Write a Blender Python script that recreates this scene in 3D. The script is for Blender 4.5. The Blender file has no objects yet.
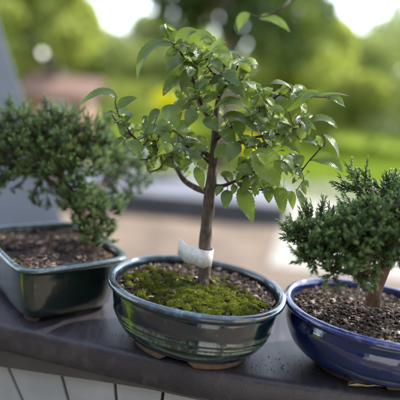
import bpy, math, random
import numpy as np
from mathutils import Vector, Matrix, noise

R = math.radians
random.seed(7); np.random.seed(7)
sc = bpy.context.scene
COL = sc.collection

# ------------------------------------------------------------------ camera frame
F = 500.0                       # focal length in units of the 400 px frame
PITCH = R(12.5)
CAM = Vector((0.0, 0.0, 0.255))
FW = Vector((0, math.cos(PITCH), -math.sin(PITCH)))
_U = Vector((0, math.sin(PITCH), math.cos(PITCH))); _X = Vector((1, 0, 0)); ROLL = R(6.5)
UP = _U * math.cos(ROLL) - _X * math.sin(ROLL)
RT = _X * math.cos(ROLL) + _U * math.sin(ROLL)

def ray(u, v):
    return FW + RT * ((u - 200) / F) + UP * ((200 - v) / F)
def P(u, v, d):
    return CAM + ray(u, v) * d
def Pz(u, v, z):
    r = ray(u, v)
    return CAM + r * ((z - CAM.z) / r.z)

# ------------------------------------------------------------------ object helpers
def tag(o, label=None, cat=None, group=None, kind=None):
    if label: o['label'] = label
    if cat: o['category'] = cat
    if group: o['group'] = group
    if kind: o['kind'] = kind
    return o
def empty(name, loc=(0, 0, 0), label=None, cat=None, group=None, kind=None):
    o = bpy.data.objects.new(name, None)
    o.empty_display_size = 0.02
    COL.objects.link(o); o.location = loc
    return tag(o, label, cat, group, kind)

class MB:
    """collects geometry in world space"""
    def __init__(s): s.v = []; s.f = []; s.uv = []; s.t = []; s.mi = []; s.cur = 0
    def add(s, verts, faces, tone=0.5, uvs=None):
        n = len(s.v)
        s.v.extend([tuple(p) for p in verts])
        s.f.extend([tuple(i + n for i in f) for f in faces])
        s.mi.extend([s.cur] * len(faces))
        if isinstance(tone, (int, float)): s.t.extend([tone] * len(verts))
        else: s.t.extend(tone)
        s.uv.extend(uvs if uvs is not None else [(0, 0)] * len(verts))
    def box(s, lo, hi, M=None, tone=0.5):
        x0, y0, z0 = lo; x1, y1, z1 = hi
        vs = [Vector(p) for p in ((x0,y0,z0),(x1,y0,z0),(x1,y1,z0),(x0,y1,z0),(x0,y0,z1),(x1,y0,z1),(x1,y1,z1),(x0,y1,z1))]
        if M is not None: vs = [M @ p for p in vs]
        s.add(vs, [(0,3,2,1),(4,5,6,7),(0,1,5,4),(1,2,6,5),(2,3,7,6),(3,0,4,7)], tone)
    def tube(s, pts, rad, sides=8, tone=0.5, jitter=0.0, cap=True):
        pts = [Vector(p) for p in pts]; n = len(pts)
        vs = []; prev = None
        for i, p in enumerate(pts):
            t = (pts[min(i+1, n-1)] - pts[max(i-1, 0)]).normalized()
            if prev is None:
                a = Vector((0, 0, 1)) if abs(t.z) < .9 else Vector((1, 0, 0))
                nx = t.cross(a).normalized()
            else:
                nx = (prev - t * prev.dot(t)).normalized()
            prev = nx; ny = t.cross(nx)
            for k in range(sides):
                an = 2 * math.pi * k / sides
                rr = rad[i] * (1 + jitter * (noise.noise(Vector((p.x*90 + math.cos(an)*2, p.y*90 + math.sin(an)*2, p.z*70)))))
                vs.append(p + (nx * math.cos(an) + ny * math.sin(an)) * rr)
        fs = []
        for i in range(n - 1):
            for k in range(sides):
                a = i * sides + k; b = i * sides + (k + 1) % sides
                fs.append((a, b, b + sides, a + sides))
        if cap:
            fs.append(tuple(range(sides))[::-1]); fs.append(tuple((n-1)*sides + k for k in range(sides)))
        s.add(vs, fs, tone)
    def build(s, name, mat, parent=None, smooth=True, **kw):
        me = bpy.data.meshes.new(name)
        org = parent_world(parent) if parent else Vector((0, 0, 0))
        me.from_pydata([(p[0]-org.x, p[1]-org.y, p[2]-org.z) for p in s.v], [], s.f)
        if isinstance(mat, (list, tuple)):
            for m in mat: me.materials.append(m)
            me.polygons.foreach_set('material_index', s.mi)
        else: me.materials.append(mat)
        at = me.attributes.new('tone', 'FLOAT', 'POINT'); at.data.foreach_set('value', s.t)
        if any(u != (0, 0) for u in s.uv[:50]):
            ul = me.uv_layers.new(name='UVMap')
            li = np.empty(len(me.loops), dtype=np.int32); me.loops.foreach_get('vertex_index', li)
            ul.data.foreach_set('uv', np.array(s.uv, dtype=np.float32)[li].ravel())
        if smooth: me.polygons.foreach_set('use_smooth', [True] * len(me.polygons))
        me.update()
        o = bpy.data.objects.new(name, me); COL.objects.link(o)
        if parent: o.parent = parent
        tag(o, **kw)
        return o
def parent_world(p):
    v = Vector((0, 0, 0))
    while p is not None: v += p.location; p = p.parent
    return v
def catmull(pts, n=6):
    """pts: list of tuples (any length) -> smooth list"""
    P_ = [np.array([float(c) for c in p]) for p in pts]
    P_ = [2*P_[0]-P_[1]] + P_ + [2*P_[-1]-P_[-2]]
    out = []
    for i in range(1, len(P_) - 2):
        for k in range(n):
            t = k / n
            a, b, c, d = P_[i-1:i+3]
            out.append(.5*((2*b)+(-a+c)*t+(2*a-5*b+4*c-d)*t*t+(-a+3*b-3*c+d)*t**3))
    out.append(P_[-2])
    return out

# ------------------------------------------------------------------ materials
class NT:
    def __init__(s, name):
        s.m = bpy.data.materials.new(name); s.m.use_nodes = True
        s.n = s.m.node_tree.nodes; s.l = s.m.node_tree.links
        s.b = s.n['Principled BSDF']; s.out = s.n['Material Output']
    def node(s, t, **kw):
        x = s.n.new(t)
        for k, v in kw.items():
            if k in x.inputs: x.inputs[k].default_value = v
            else: setattr(x, k, v)
        return x
    def link(s, a, b): s.l.new(a, b)
    def noise(s, scale, detail=4, rough=.6, coord='Object', vec=None, dist=0.0):
        x = s.node('ShaderNodeTexNoise'); x.inputs['Scale'].default_value = scale
        x.inputs['Detail'].default_value = detail; x.inputs['Roughness'].default_value = rough
        x.inputs['Distortion'].default_value = dist
        if vec is None:
            if not hasattr(s, 'tc'): s.tc = s.node('ShaderNodeTexCoord')
            vec = s.tc.outputs[coord]
        s.link(vec, x.inputs['Vector']); return x.outputs['Fac']
    def ramp(s, fac, stops):
        x = s.node('ShaderNodeValToRGB'); e = x.color_ramp.elements
        while len(e) < len(stops): e.new(.5)
        for i, (p, c) in enumerate(stops):
            e[i].position = p; e[i].color = (c[0], c[1], c[2], 1) if not isinstance(c, (int, float)) else (c, c, c, 1)
        s.link(fac, x.inputs['Fac']); return x.outputs['Color']
    def mix(s, fac, a, b, mode='MIX'):
        x = s.node('ShaderNodeMix', data_type='RGBA', blend_type=mode)
        for sock, val in ((x.inputs[0], fac), (x.inputs[6], a), (x.inputs[7], b)):
            if hasattr(val, 'links') or hasattr(val, 'is_linked'): s.link(val, sock)
            elif isinstance(val, (int, float)): sock.default_value = val
            else: sock.default_value = (*val, 1)
        return x.outputs[2]
    def math(s, op, a, b=0.0, c=None):
        x = s.node('ShaderNodeMath', operation=op)
        for i, val in enumerate((a, b) if c is None else (a, b, c)):
            if hasattr(val, 'is_linked'): s.link(val, x.inputs[i])
            else: x.inputs[i].default_value = val
        return x.outputs[0]
    def bump(s, h, strength=.3, dist=.001):
        x = s.node('ShaderNodeBump'); x.inputs['Strength'].default_value = strength; x.inputs['Distance'].default_value = dist
        s.link(h, x.inputs['Height']); s.link(x.outputs['Normal'], s.b.inputs['Normal']); return x.outputs['Normal']
    def attr(s, name): return s.node('ShaderNodeAttribute', attribute_name=name).outputs['Fac']
    def base(s, c, rough=.5, **kw):
        if hasattr(c, 'is_linked'): s.link(c, s.b.inputs['Base Color'])
        else: s.b.inputs['Base Color'].default_value = (*c, 1)
        if hasattr(rough, 'is_linked'): s.link(rough, s.b.inputs['Roughness'])
        else: s.b.inputs['Roughness'].default_value = rough
        for k, v in kw.items(): s.b.inputs[k].default_value = v
        return s.m

def simple(name, c1, c2, scale, rough=.8, bump=.3, bd=.002, detail=5, **kw):
    t = NT(name); f = t.noise(scale, detail)
    if bump: t.bump(f, bump, bd)
    return t.base(t.ramp(f, [(.35, c1), (.65, c2)]), rough, **kw)

def leaf_material(name, dark, mid, light, back, trans=.35, rough=.42, veins=True):
    t = NT(name)
    a = t.attr('tone')
    c = t.ramp(a, [(0, (dark[0]*1.9, dark[1]*.85, dark[2])), (.14, dark), (.5, mid), (1, light)])
    bl = t.noise(130, 3)
    c = t.mix(t.math('MULTIPLY', bl, .25), c, back, 'MIX')
    geo = t.node('ShaderNodeNewGeometry')
    if veins:
        uv = t.node('ShaderNodeUVMap'); sp = t.node('ShaderNodeSeparateXYZ'); t.link(uv.outputs[0], sp.inputs[0])
        x = t.math('ABSOLUTE', t.math('SUBTRACT', sp.outputs['X'], .5))          # 0 at the midrib
        ph = t.math('SUBTRACT', sp.outputs['Y'], t.math('MULTIPLY', x, .55))     # side veins run up and out
        w = t.math('PINGPONG', t.math('MULTIPLY', ph, 9.0), .5)
        side = t.math('LESS_THAN', w, .07)
        mid_ = t.math('LESS_THAN', x, .018)
        v = t.math('MAXIMUM', t.math('MULTIPLY', side, .45), mid_)
        c = t.mix(t.math('MULTIPLY', v, .22), c, (.22, .34, .13))
        edge = t.math('MULTIPLY', t.ramp(t.noise(75, 4, .7), [(.60, 0), (.66, 1)]), t.math('GREATER_THAN', x, .30))
        c = t.mix(t.math('MULTIPLY', edge, .7), c, (.20, .11, .045))
        h = t.math('ADD', t.math('MULTIPLY', w, 2.0), t.math('MULTIPLY', t.math('MINIMUM', x, .06), 8.0))
        t.bump(t.math('ADD', h, t.math('MULTIPLY', bl, .3)), .30, .0005)
    c2 = t.mix(geo.outputs['Backfacing'], c, t.mix(.55, c, back))
    t.base(c2, rough); t.b.inputs['Specular IOR Level'].default_value = .5 if rough < .7 else .1
    tr = t.node('ShaderNodeBsdfTranslucent')
    t.link(t.mix(.5, c2, (.36, .50, .05)), tr.inputs['Color'])
    ms = t.node('ShaderNodeMixShader'); ms.inputs[0].default_value = trans
    t.link(t.b.outputs[0], ms.inputs[1]); t.link(tr.outputs[0], ms.inputs[2]); t.link(ms.outputs[0], t.out.inputs[0])
    return t.m

M = {}
M['leaf'] = leaf_material('bonsai_leaf', (.030, .050, .014), (.105, .165, .034), (.40, .47, .08), (.15, .21, .09), .46, .36)
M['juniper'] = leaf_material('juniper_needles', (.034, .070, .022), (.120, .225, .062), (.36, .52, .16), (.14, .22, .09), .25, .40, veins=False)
M['moss'] = leaf_material('moss_tufts', (.035, .045, .010), (.13, .17, .022), (.42, .45, .06), (.22, .20, .03), .25, .95, veins=False)

def bark(name, c1, c2, c3):
    t = NT(name)
    m = t.node('ShaderNodeMapping'); t.tc = t.node('ShaderNodeTexCoord'); t.link(t.tc.outputs['Object'], m.inputs[0])
    m.inputs['Scale'].default_value = (1, 1, .35)
    f = t.noise(260, 6, .65, vec=m.outputs[0]); g = t.noise(60, 3)
    c = t.ramp(f, [(.3, c1), (.55, c2), (.75, c3)])
    c = t.mix(t.math('MULTIPLY', g, .5), c, c1)
    t.bump(f, .9, .0015)
    return t.base(c, .85)
M['bark'] = bark('bonsai_bark', (.035, .022, .016), (.11, .078, .055), (.24, .19, .14))
M['bark_twig'] = bark('twig_bark', (.028, .014, .010), (.075, .036, .024), (.14, .085, .06))
M['bark_red'] = bark('juniper_bark', (.035, .018, .012), (.13, .06, .035), (.24, .13, .085))

def glaze(name, base_stops, rim_c, patch=None, streak=None, zr=(.0, .055), rough=.10, org=(0, 0, 0)):
    """glazed stoneware; zr: height range of the body in object space (z=0 is the ledge)"""
    t = NT(name)
    t.tc = t.node('ShaderNodeTexCoord')
    sp = t.node('ShaderNodeSeparateXYZ'); t.link(t.tc.outputs['Object'], sp.inputs[0])
    mp = t.node('ShaderNodeMapping'); t.link(t.tc.outputs['Object'], mp.inputs[0]); mp.inputs['Scale'].default_value = (1, 1, .3)
    n1 = t.noise(45, 5, .6, vec=mp.outputs[0], dist=.4); n2 = t.noise(420, 3); n4 = t.noise(28, 2); n3 = t.noise(18, 3)
    c = t.ramp(n1, base_stops)
    if streak:
        # runny pale-green glaze that gathered above the ridges
        z = sp.outputs['Z']
        cell = t.math('ADD', t.noise(230, 5, .75, vec=mp.outputs[0]), t.math('MULTIPLY', t.math('SUBTRACT', t.noise(24, 2), .5), .55))
        for zc, w, amt in streak:
            band = t.math('SUBTRACT', 1.0, t.math('MINIMUM', t.math('DIVIDE', t.math('ABSOLUTE', t.math('SUBTRACT', z, zc)), w), 1.0))
            s_ = t.math('MULTIPLY', band, t.ramp_f(cell, .42, .60)) if hasattr(t, 'ramp_f') else t.math('MULTIPLY', band, t.ramp(cell, [(.42, 0), (.60, 1)]))
            c = t.mix(t.math('MULTIPLY', s_, amt), c, (.11, .18, .12))
        c = t.mix(t.math('MULTIPLY', t.ramp(t.noise(150, 3), [(.60, 0), (.68, 1)]), .35), c, (.10, .13, .12))
    # rust tint on the rim, with pale blue sky highlights painted in
    rimf = t.ramp(t.math('DIVIDE', sp.outputs['Z'], zr[1]), [(.90, 0), (.97, 1)])
    rimc = t.ramp(t.noise(90, 4, .7), [(.34, rim_c[0]), (.55, rim_c[1]), (.72, rim_c[2])])
    c = t.mix(t.math('MULTIPLY', rimf, .85), c, rimc)
    r = t.math('ADD', t.math('MULTIPLY', n2, .08), rough - .02)
    if patch:
        (px, py, pz, pr) = patch
        d = t.node('ShaderNodeVectorMath', operation='DISTANCE'); t.link(t.tc.outputs['Object'], d.inputs[0]); d.inputs[1].default_value = (px, py, pz)
        dd = t.math('ADD', d.outputs['Value'], t.math('MULTIPLY', t.math('SUBTRACT', t.noise(140, 4, .7), .5), pr * 1.6))
        pm = t.math('LESS_THAN', dd, pr)
        c = t.mix(t.math('MULTIPLY', pm, .9), c, t.ramp(t.noise(300), [(.3, (.36, .27, .17)), (.7, (.60, .50, .34))]))
        r = t.math('ADD', r, t.math('MULTIPLY', pm, .4))
    t.bump(t.math('ADD', t.math('MULTIPLY', n2, .12), t.math('ADD', n1, t.math('MULTIPLY', n4, 2.6))), .35, .0016)
    m = t.base(c, r); t.b.inputs['Specular IOR Level'].default_value = .5; t.b.inputs['IOR'].default_value = 1.7
    t.b.inputs['Coat Weight'].default_value = .5; t.b.inputs['Coat Roughness'].default_value = .02
    return m
M['clay'] = simple('bare_clay', (.070, .042, .028), (.14, .088, .058), 120, .85, .4, .0008)
M['soil'] = simple('potting_soil', (.010, .007, .005), (.035, .022, .014), 300, .95, .8, .002)
def chips_mat(name, stops):
    t = NT(name); f = t.noise(500, 3)
    c = t.ramp(t.attr('tone'), stops); c = t.mix(t.math('MULTIPLY', f, .5), c, (.03, .02, .014))
    t.bump(f, .5, .0006); return t.base(c, .85)
M['chips'] = chips_mat('bark_chips', [(0, (.012, .008, .006)), (.55, (.065, .037, .022)), (.82, (.17, .10, .06)), (1, (.55, .45, .34))])
M['chips2'] = chips_mat('lava_grit', [(0, (.020, .012, .010)), (.5, (.075, .045, .030)), (.85, (.19, .105, .07)), (1, (.44, .34, .26))])
M['tape'] = simple('white_label_tape', (.62, .58, .57), (.80, .76, .75), 160, .5, .8, .0012)

def painted(name, c1, c2, scale=35, rough=.4, bump=.15):
    t = NT(name); t.tc = t.node('ShaderNodeTexCoord')
    f = t.noise(scale, 5); g = t.noise(scale * 22, 3); d = t.noise(scale * .3, 3)
    c = t.mix(t.math('MULTIPLY', t.ramp(f, [(.4, 0), (.7, 1)]), 1.0), c1, c2)
    sp = t.ramp(g, [(.68, 0), (.74, 1)])
    c = t.mix(t.math('MULTIPLY', sp, .35), c, tuple(min(1, x * 2.2) for x in c2))
    t.bump(t.math('ADD', t.math('MULTIPLY', g, .6), f), bump, .0006)
    return t.base(c, t.math('ADD', t.math('MULTIPLY', d, .35), rough - .15))
def railm():
    t = NT('rail_paint'); t.tc = t.node('ShaderNodeTexCoord')
    mp = t.node('ShaderNodeMapping'); t.link(t.tc.outputs['Object'], mp.inputs[0]); mp.inputs['Rotation'].default_value = (0, 0, R(15)); mp.inputs['Scale'].default_value = (1, .22, 1)
    big = t.noise(14, 4, .6); fine = t.noise(700, 3); grit = t.noise(1500, 2); sm = t.noise(55, 5, .65, vec=mp.outputs[0], dist=.8)
    c = t.mix(t.ramp(big, [(.35, 0), (.7, 1)]), (.030, .025, .034), (.052, .045, .055))
    c = t.mix(t.math('MULTIPLY', t.ramp(sm, [(.50, 0), (.72, 1)]), .4), c, (.105, .098, .105))          # dried water marks
    c = t.mix(t.math('MULTIPLY', t.ramp(grit, [(.62, 0), (.70, 1)]), .5), c, (.15, .14, .15))           # dust specks
    r = t.math('ADD', t.math('MULTIPLY', sm, .55), t.math('ADD', t.math('MULTIPLY', fine, .12), .06))
    t.bump(t.math('ADD', t.math('MULTIPLY', fine, .8), t.math('MULTIPLY', sm, 1.6)), .5, .0009)
    return t.base(c, r)
M['rail'] = railm()
M['apron'] = painted('apron_paint', (.050, .042, .044), (.070, .060, .060), 30, .55)
M['board'] = painted('pale_board_paint', (.28, .29, .31), (.35, .36, .38), 20, .5)
M['lean'] = painted('blue_grey_board', (.21, .215, .235), (.25, .255, .275), 12, .8)
M['gap'] = simple('dark_backing', (.02, .022, .024), (.035, .036, .04), 20, .9)
M['roof'] = simple('screen_slat_paint', (.45, .44, .42), (.52, .51, .48), 5, .8, .1)  # slats of the added sun screen overhead
M['deck'] = simple('deck_wood', (.10, .08, .06), (.15, .12, .09), 6, .75, .3)
M['white'] = simple('white_paint', (.74, .74, .73), (.80, .80, .79), 8, .5, .1)
M['black'] = simple('black_plastic', (.018, .018, .020), (.03, .03, .032), 30, .5, .1)
M['dry'] = simple('dry_husk', (.26, .20, .14), (.46, .38, .28), 150, .8, .5, .001)
M['glass'] = NT('window_glass').base((.05, .07, .09), .05)
M['brick'] = None
def brickm():
    t = NT('red_brick'); t.tc = t.node('ShaderNodeTexCoord')
    b = t.node('ShaderNodeTexBrick'); t.link(t.tc.outputs['Object'], b.inputs[0])
    b.inputs['Color1'].default_value = (.24, .085, .055, 1); b.inputs['Color2'].default_value = (.19, .065, .045, 1)
    b.inputs['Mortar'].default_value = (.28, .22, .18, 1); b.inputs['Scale'].default_value = 4
    mp = t.node('ShaderNodeMapping'); t.link(t.tc.outputs['Object'], mp.inputs[0]); mp.inputs['Rotation'].default_value = (R(90), 0, 0)
    t.link(mp.outputs[0], b.inputs[0])
    t.bump(b.outputs['Fac'], .4, .01); return t.base(b.outputs['Color'], .85)
M['brick'] = brickm()
M['siding'] = simple('pale_siding', (.60, .62, .66), (.68, .70, .73), 3, .7, .05)
M['shingle'] = simple('grey_shingle', (.16, .15, .15), (.25, .24, .24), 14, .9, .4, .01)
M['bark_bg'] = simple('garden_tree_bark', (.06, .045, .035), (.14, .11, .085), 9, .9, .6, .02)

def crown_mat(name, dark, mid, light, trans=.4):
    t = NT(name)
    c = t.ramp(t.attr('tone'), [(0, dark), (.5, mid), (1, light)])
    t.base(c, .9); t.b.inputs['Specular IOR Level'].default_value = .08
    tr = t.node('ShaderNodeBsdfTranslucent'); t.link(t.mix(.4, c, (.42, .52, .05)), tr.inputs['Color'])
    ms = t.node('ShaderNodeMixShader'); ms.inputs[0].default_value = trans
    t.link(t.b.outputs[0], ms.inputs[1]); t.link(tr.outputs[0], ms.inputs[2]); t.link(ms.outputs[0], t.out.inputs[0])
    return t.m
M['crown_lime'] = crown_mat('lime_foliage', (.15, .18, .05), (.27, .30, .08), (.42, .44, .13), .5)
M['crown_mid'] = crown_mat('mid_foliage', (.11, .13, .06), (.19, .22, .10), (.29, .32, .15), .45)
M['crown_dark'] = crown_mat('dark_foliage', (.02, .04, .015), (.04, .065, .025), (.06, .10, .035), .25)
M['yellow'] = crown_mat('yellow_petals', (.75, .62, .01), (.85, .75, .015), (.90, .85, .05), .4)

def grassm():
    t = NT('lawn_grass'); t.tc = t.node('ShaderNodeTexCoord')
    f = t.noise(.5, 4); g = t.noise(25, 4)
    c = t.ramp(f, [(.3, (.12, .18, .010)), (.7, (.20, .28, .015))])
    c = t.mix(t.math('MULTIPLY', g, .5), c, (.08, .12, .02))
    t.bump(g, .8, .03); t.b.inputs['Specular IOR Level'].default_value = .05; return t.base(c, 1.0)
M['grass'] = grassm()
M['blade'] = crown_mat('grass_blades', (.14, .19, .02), (.25, .33, .035), (.40, .47, .07), .5)
M['mulch'] = simple('brown_earth', (.075, .052, .038), (.16, .118, .082), 1.6, .95, .5, .02)
M['concrete'] = simple('pale_concrete', (.20, .185, .165), (.26, .245, .22), 2.5, .85, .2, .004)
M['slab'] = simple('blue_grey_slab', (.11, .115, .14), (.15, .155, .185), 3, .75, .2, .004)
M['slab_face'] = simple('slab_front_shade', (.025, .025, .03), (.045, .043, .05), 6, .8, .3, .01)  # shade on the slab's front, put into its colour

# ------------------------------------------------------------------ pots
def sup(a, n):
    c, s = math.cos(a), math.sin(a)
    return math.copysign(abs(c) ** (2 / n), c), math.copysign(abs(s) ** (2 / n), s)
def ring(cx, cy, yaw, A, B, n, z, off, k, seg):
    """one ring: superellipse of semi-axes A,B shrunk by off metres"""
    out = []
    for i in range(seg):
        a = 2 * math.pi * i / seg
        x, y = sup(a, n)
        x *= A + off; y *= B + off
        out.append((x * math.cos(yaw) - y * math.sin(yaw) + cx, x * math.sin(yaw) + y * math.cos(yaw) + cy, z))
    return out
def pot(root, cx, cy, yaw, A, B, n, prof, mat, feet, foot_h, seg=128, label=None, wob=.0004):
    m = MB(); vs = []
    for (off, z) in prof:
        rr = ring(cx, cy, yaw, A, B, n, z, off, 0, seg)
        vs += [(x + wob * noise.noise(Vector((x*40, y*40, z*60))), y + wob * noise.noise(Vector((x*40, y*40, z*60+9))), zz) for x, y, zz in rr]
    fs = []
    for i in range(len(prof) - 1):
        for k in range(seg):
            a = i * seg + k; b = i * seg + (k + 1) % seg
            fs.append((a, b, b + seg, a + seg))
    fs.append(tuple(range(seg))[::-1])
    fs.append(tuple((len(prof)-1)*seg + k for k in range(seg)))
    m.add(vs, fs)
    p = m.build('pot', mat, root)
    for (a0, a1) in feet:
        f = MB(); K = 14; rings = []
        for j in range(K + 1):
            a = R(a0 + (a1 - a0) * j / K); x, y = sup(a, n)
            e = min(j, K - j) / 2.0; hz = foot_h if e >= 1 else foot_h
            pts = []
            for (off, z) in ((prof[0][0] + .0012, hz), (prof[0][0] - .0004, .0004), (prof[0][0] - .009, .0004), (prof[0][0] - .011, hz)):
                # cut-outs between the feet are arched: the ends lean out to the body
                X = x * (A + off); Y = y * (B + off)
                if z < hz:
                    aa = R(a0 + (a1 - a0) * (min(max(j, 1.2), K - 1.2)) / K); x2, y2 = sup(aa, n); X = x2 * (A + off); Y = y2 * (B + off)
                pts.append((X * math.cos(yaw) - Y * math.sin(yaw) + cx, X * math.sin(yaw) + Y * math.cos(yaw) + cy, z))
            rings += pts
        fs = []
        for j in range(K):
            for k in range(4):
                a = j * 4 + k; b = j * 4 + (k + 1) % 4
                fs.append((a, b, b + 4, a + 4))
        fs.append((0, 1, 2, 3)); fs.append(tuple(K * 4 + k for k in (3, 2, 1, 0)))
        f.add(rings, fs)
        f.build('foot', M['clay'], p, smooth=False)
    return p

def soil_bed(root, cx, cy, yaw, A, B, n, z, mound, nchips, mat, sz, seedv):
    rnd = random.Random(seedv); m = MB()
    # surface
    seg, rr = 64, 14; vs = []
    for j in range(rr + 1):
        s = j / rr
        for i in range(seg):
            a = 2 * math.pi * i / seg; x, y = sup(a, n)
            X = x * A * s; Y = y * B * s
            wx = X * math.cos(yaw) - Y * math.sin(yaw) + cx; wy = X * math.sin(yaw) + Y * math.cos(yaw) + cy
            vs.append((wx, wy, z + mound * (1 - s * s) + .0022 * noise.noise(Vector((wx * 110, wy * 110, seedv)))))
    fs = [(j*seg+i, j*seg+(i+1) % seg, (j+1)*seg+(i+1) % seg, (j+1)*seg+i) for j in range(rr) for i in range(seg)]
    m.cur = 0
    m.add(vs, fs)
    # chips and grit
    m.cur = 1
    for _ in range(nchips):
        a = rnd.random() * 2 * math.pi; s = math.sqrt(rnd.random()) * .97; x, y = sup(a, n)
        X = x * A * s; Y = y * B * s
        wx = X * math.cos(yaw) - Y * math.sin(yaw) + cx; wy = X * math.sin(yaw) + Y * math.cos(yaw) + cy
        wz = z + mound * (1 - s * s) + rnd.uniform(-.0005, .0022)
        L = sz * rnd.uniform(.5, 1.6) * (1.9 if rnd.random() < .12 else 1); W = L * rnd.uniform(.35, .9); H = L * rnd.uniform(.12, .5)
        Mx = Matrix.Translation((wx, wy, wz)) @ Matrix.Rotation(rnd.uniform(0, 6.28), 4, 'Z') @ Matrix.Rotation(rnd.gauss(0, .45), 4, 'X') @ Matrix.Rotation(rnd.gauss(0, .4), 4, 'Y')
        pts = []
        for (px, py, pz) in ((-1, -.6, -.5), (0, -1, -.4), (1, -.3, -.5), (.9, .7, -.4), (-.1, 1, -.5), (-.9, .6, -.4), (-.6, -.4, .8), (.3, -.7, 1), (.7, .3, .7), (-.2, .6, .9)):
            pts.append(Mx @ Vector((px * L * rnd.uniform(.4, .6), py * W * rnd.uniform(.4, .6), pz * H * .5)))
        t = min(1, max(0, rnd.gauss(.45, .27))) if rnd.random() > .09 else rnd.uniform(.85, 1)
        m.add(pts, [(0,5,4,3,2,1),(6,7,8,9),(0,1,7,6),(1,2,8,7),(2,3,8),(3,4,9,8),(4,5,9),(5,0,6,9)], t)
    return m.build('soil', [M['soil'], mat], root, smooth=False)

# ------------------------------------------------------------------ leaves
LEAFN = 12
def add_leaf(m, base, mid, tip, width, nrm, tone, fold=.25, serr=True, rnd=random):
    """curved, folded, toothed blade along base-mid-tip (quadratic), world space"""
    base, mid, tip, nrm = Vector(base), Vector(mid), Vector(tip), Vector(nrm)
    ctrl = mid * 2 - (base + tip) * .5
    N = LEAFN * 2
    vs = []; uvs = []; tn = []
    ex = rnd.uniform(.80, .98); ey = rnd.uniform(.72, .92)
    wav = rnd.uniform(0, 6.28); wa = width * rnd.uniform(.02, .07)
    for i in range(N + 1):
        t = i / N
        p = base * (1-t)**2 + ctrl * 2*t*(1-t) + tip * t*t
        d = ((ctrl - base) * (1-t) + (tip - ctrl) * t)
        if d.length < 1e-9: d = tip - base
        d.normalize()
        s = d.cross(nrm)
        if s.length < 1e-6: s = Vector((1, 0, 0))
        s.normalize(); up = s.cross(d).normalized()
        w = math.sin(math.pi * t ** ex) ** ey * (1 - .12 * t) * 1.0 if 0 < t < 1 else 0.0
        if serr and 0 < i < N: w *= 1 + (.06 if i % 2 else -.045)
        w *= width * .5
        w = max(w, width * .012)
        for k, q in enumerate((-1, -.5, 0, .5, 1)):
            lift = fold * abs(q) * w * (1.0 if abs(q) < .9 else .9) + wa * math.sin(t * 9 + wav + q * 1.5) * abs(q)
            push = -d * (abs(q) * w * .10)
            vs.append(p + s * (q * w) + up * lift - push * 0)
            uvs.append((.5 + q * .5, t * .999 + .0005)); tn.append(tone)
    fs = []
    for i in range(N):
        for k in range(4):
            a = i * 5 + k
            fs.append((a, a + 1, a + 6, a + 5))
    m.add(vs, fs, tn, uvs)

# ------------------------------------------------------------------ needles
def needle_mesh(bases, dirs, lens, rads, tones):
    """numpy arrays -> verts, faces of slim three-sided needles"""
    n = len(bases)
    a = np.where(np.abs(dirs[:, 2:3]) < .9, np.array([[0, 0, 1.]]), np.array([[1., 0, 0]]))
    nx = np.cross(dirs, a); nx /= np.linalg.norm(nx, axis=1, keepdims=True) + 1e-9
    ny = np.cross(dirs, nx)
    V = np.empty((n, 7, 3)); 
    for k in range(3):
        an = 2.094 * k
        off = nx * math.cos(an) + ny * math.sin(an)
        V[:, k] = bases + off * rads[:, None] * .6
        V[:, 3 + k] = bases + dirs * lens[:, None] * .55 + off * rads[:, None]
    V[:, 6] = bases + dirs * lens[:, None]
    idx = np.arange(n)[:, None] * 7
    F1 = np.concatenate([np.stack([idx[:, 0] + a_, idx[:, 0] + b_, idx[:, 0] + c_, idx[:, 0] + d_], 1) for a_, b_, c_, d_ in ((0, 1, 4, 3), (1, 2, 5, 4), (2, 0, 3, 5))])
    F2 = np.concatenate([np.stack([idx[:, 0] + a_, idx[:, 0] + b_, idx[:, 0] + 6], 1) for a_, b_ in ((3, 4), (4, 5), (5, 3))])
    return V.reshape(-1, 3), F1, F2, np.repeat(tones, 7)
def np_object(name, V, quads, tris, tones, mat, root, **kw):
    org = np.array(parent_world(root)) if root else np.zeros(3)
    me = bpy.data.meshes.new(name)
    nq, nt = len(quads), len(tris)
    me.vertices.add(len(V)); me.vertices.foreach_set('co', (V - org).astype(np.float32).ravel())
    loops = np.concatenate([quads.ravel(), tris.ravel()]).astype(np.int32)
    me.loops.add(len(loops)); me.loops.foreach_set('vertex_index', loops)
    me.polygons.add(nq + nt)
    st = np.concatenate([np.arange(nq) * 4, nq * 4 + np.arange(nt) * 3]).astype(np.int32)
    me.polygons.foreach_set('loop_start', st)
    me.update(calc_edges=True); me.validate()
    at = me.attributes.new('tone', 'FLOAT', 'POINT'); at.data.foreach_set('value', tones.astype(np.float32))
    me.materials.append(mat)
    o = bpy.data.objects.new(name, me); COL.objects.link(o)
    if root: o.parent = root
    return tag(o, **kw)

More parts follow.
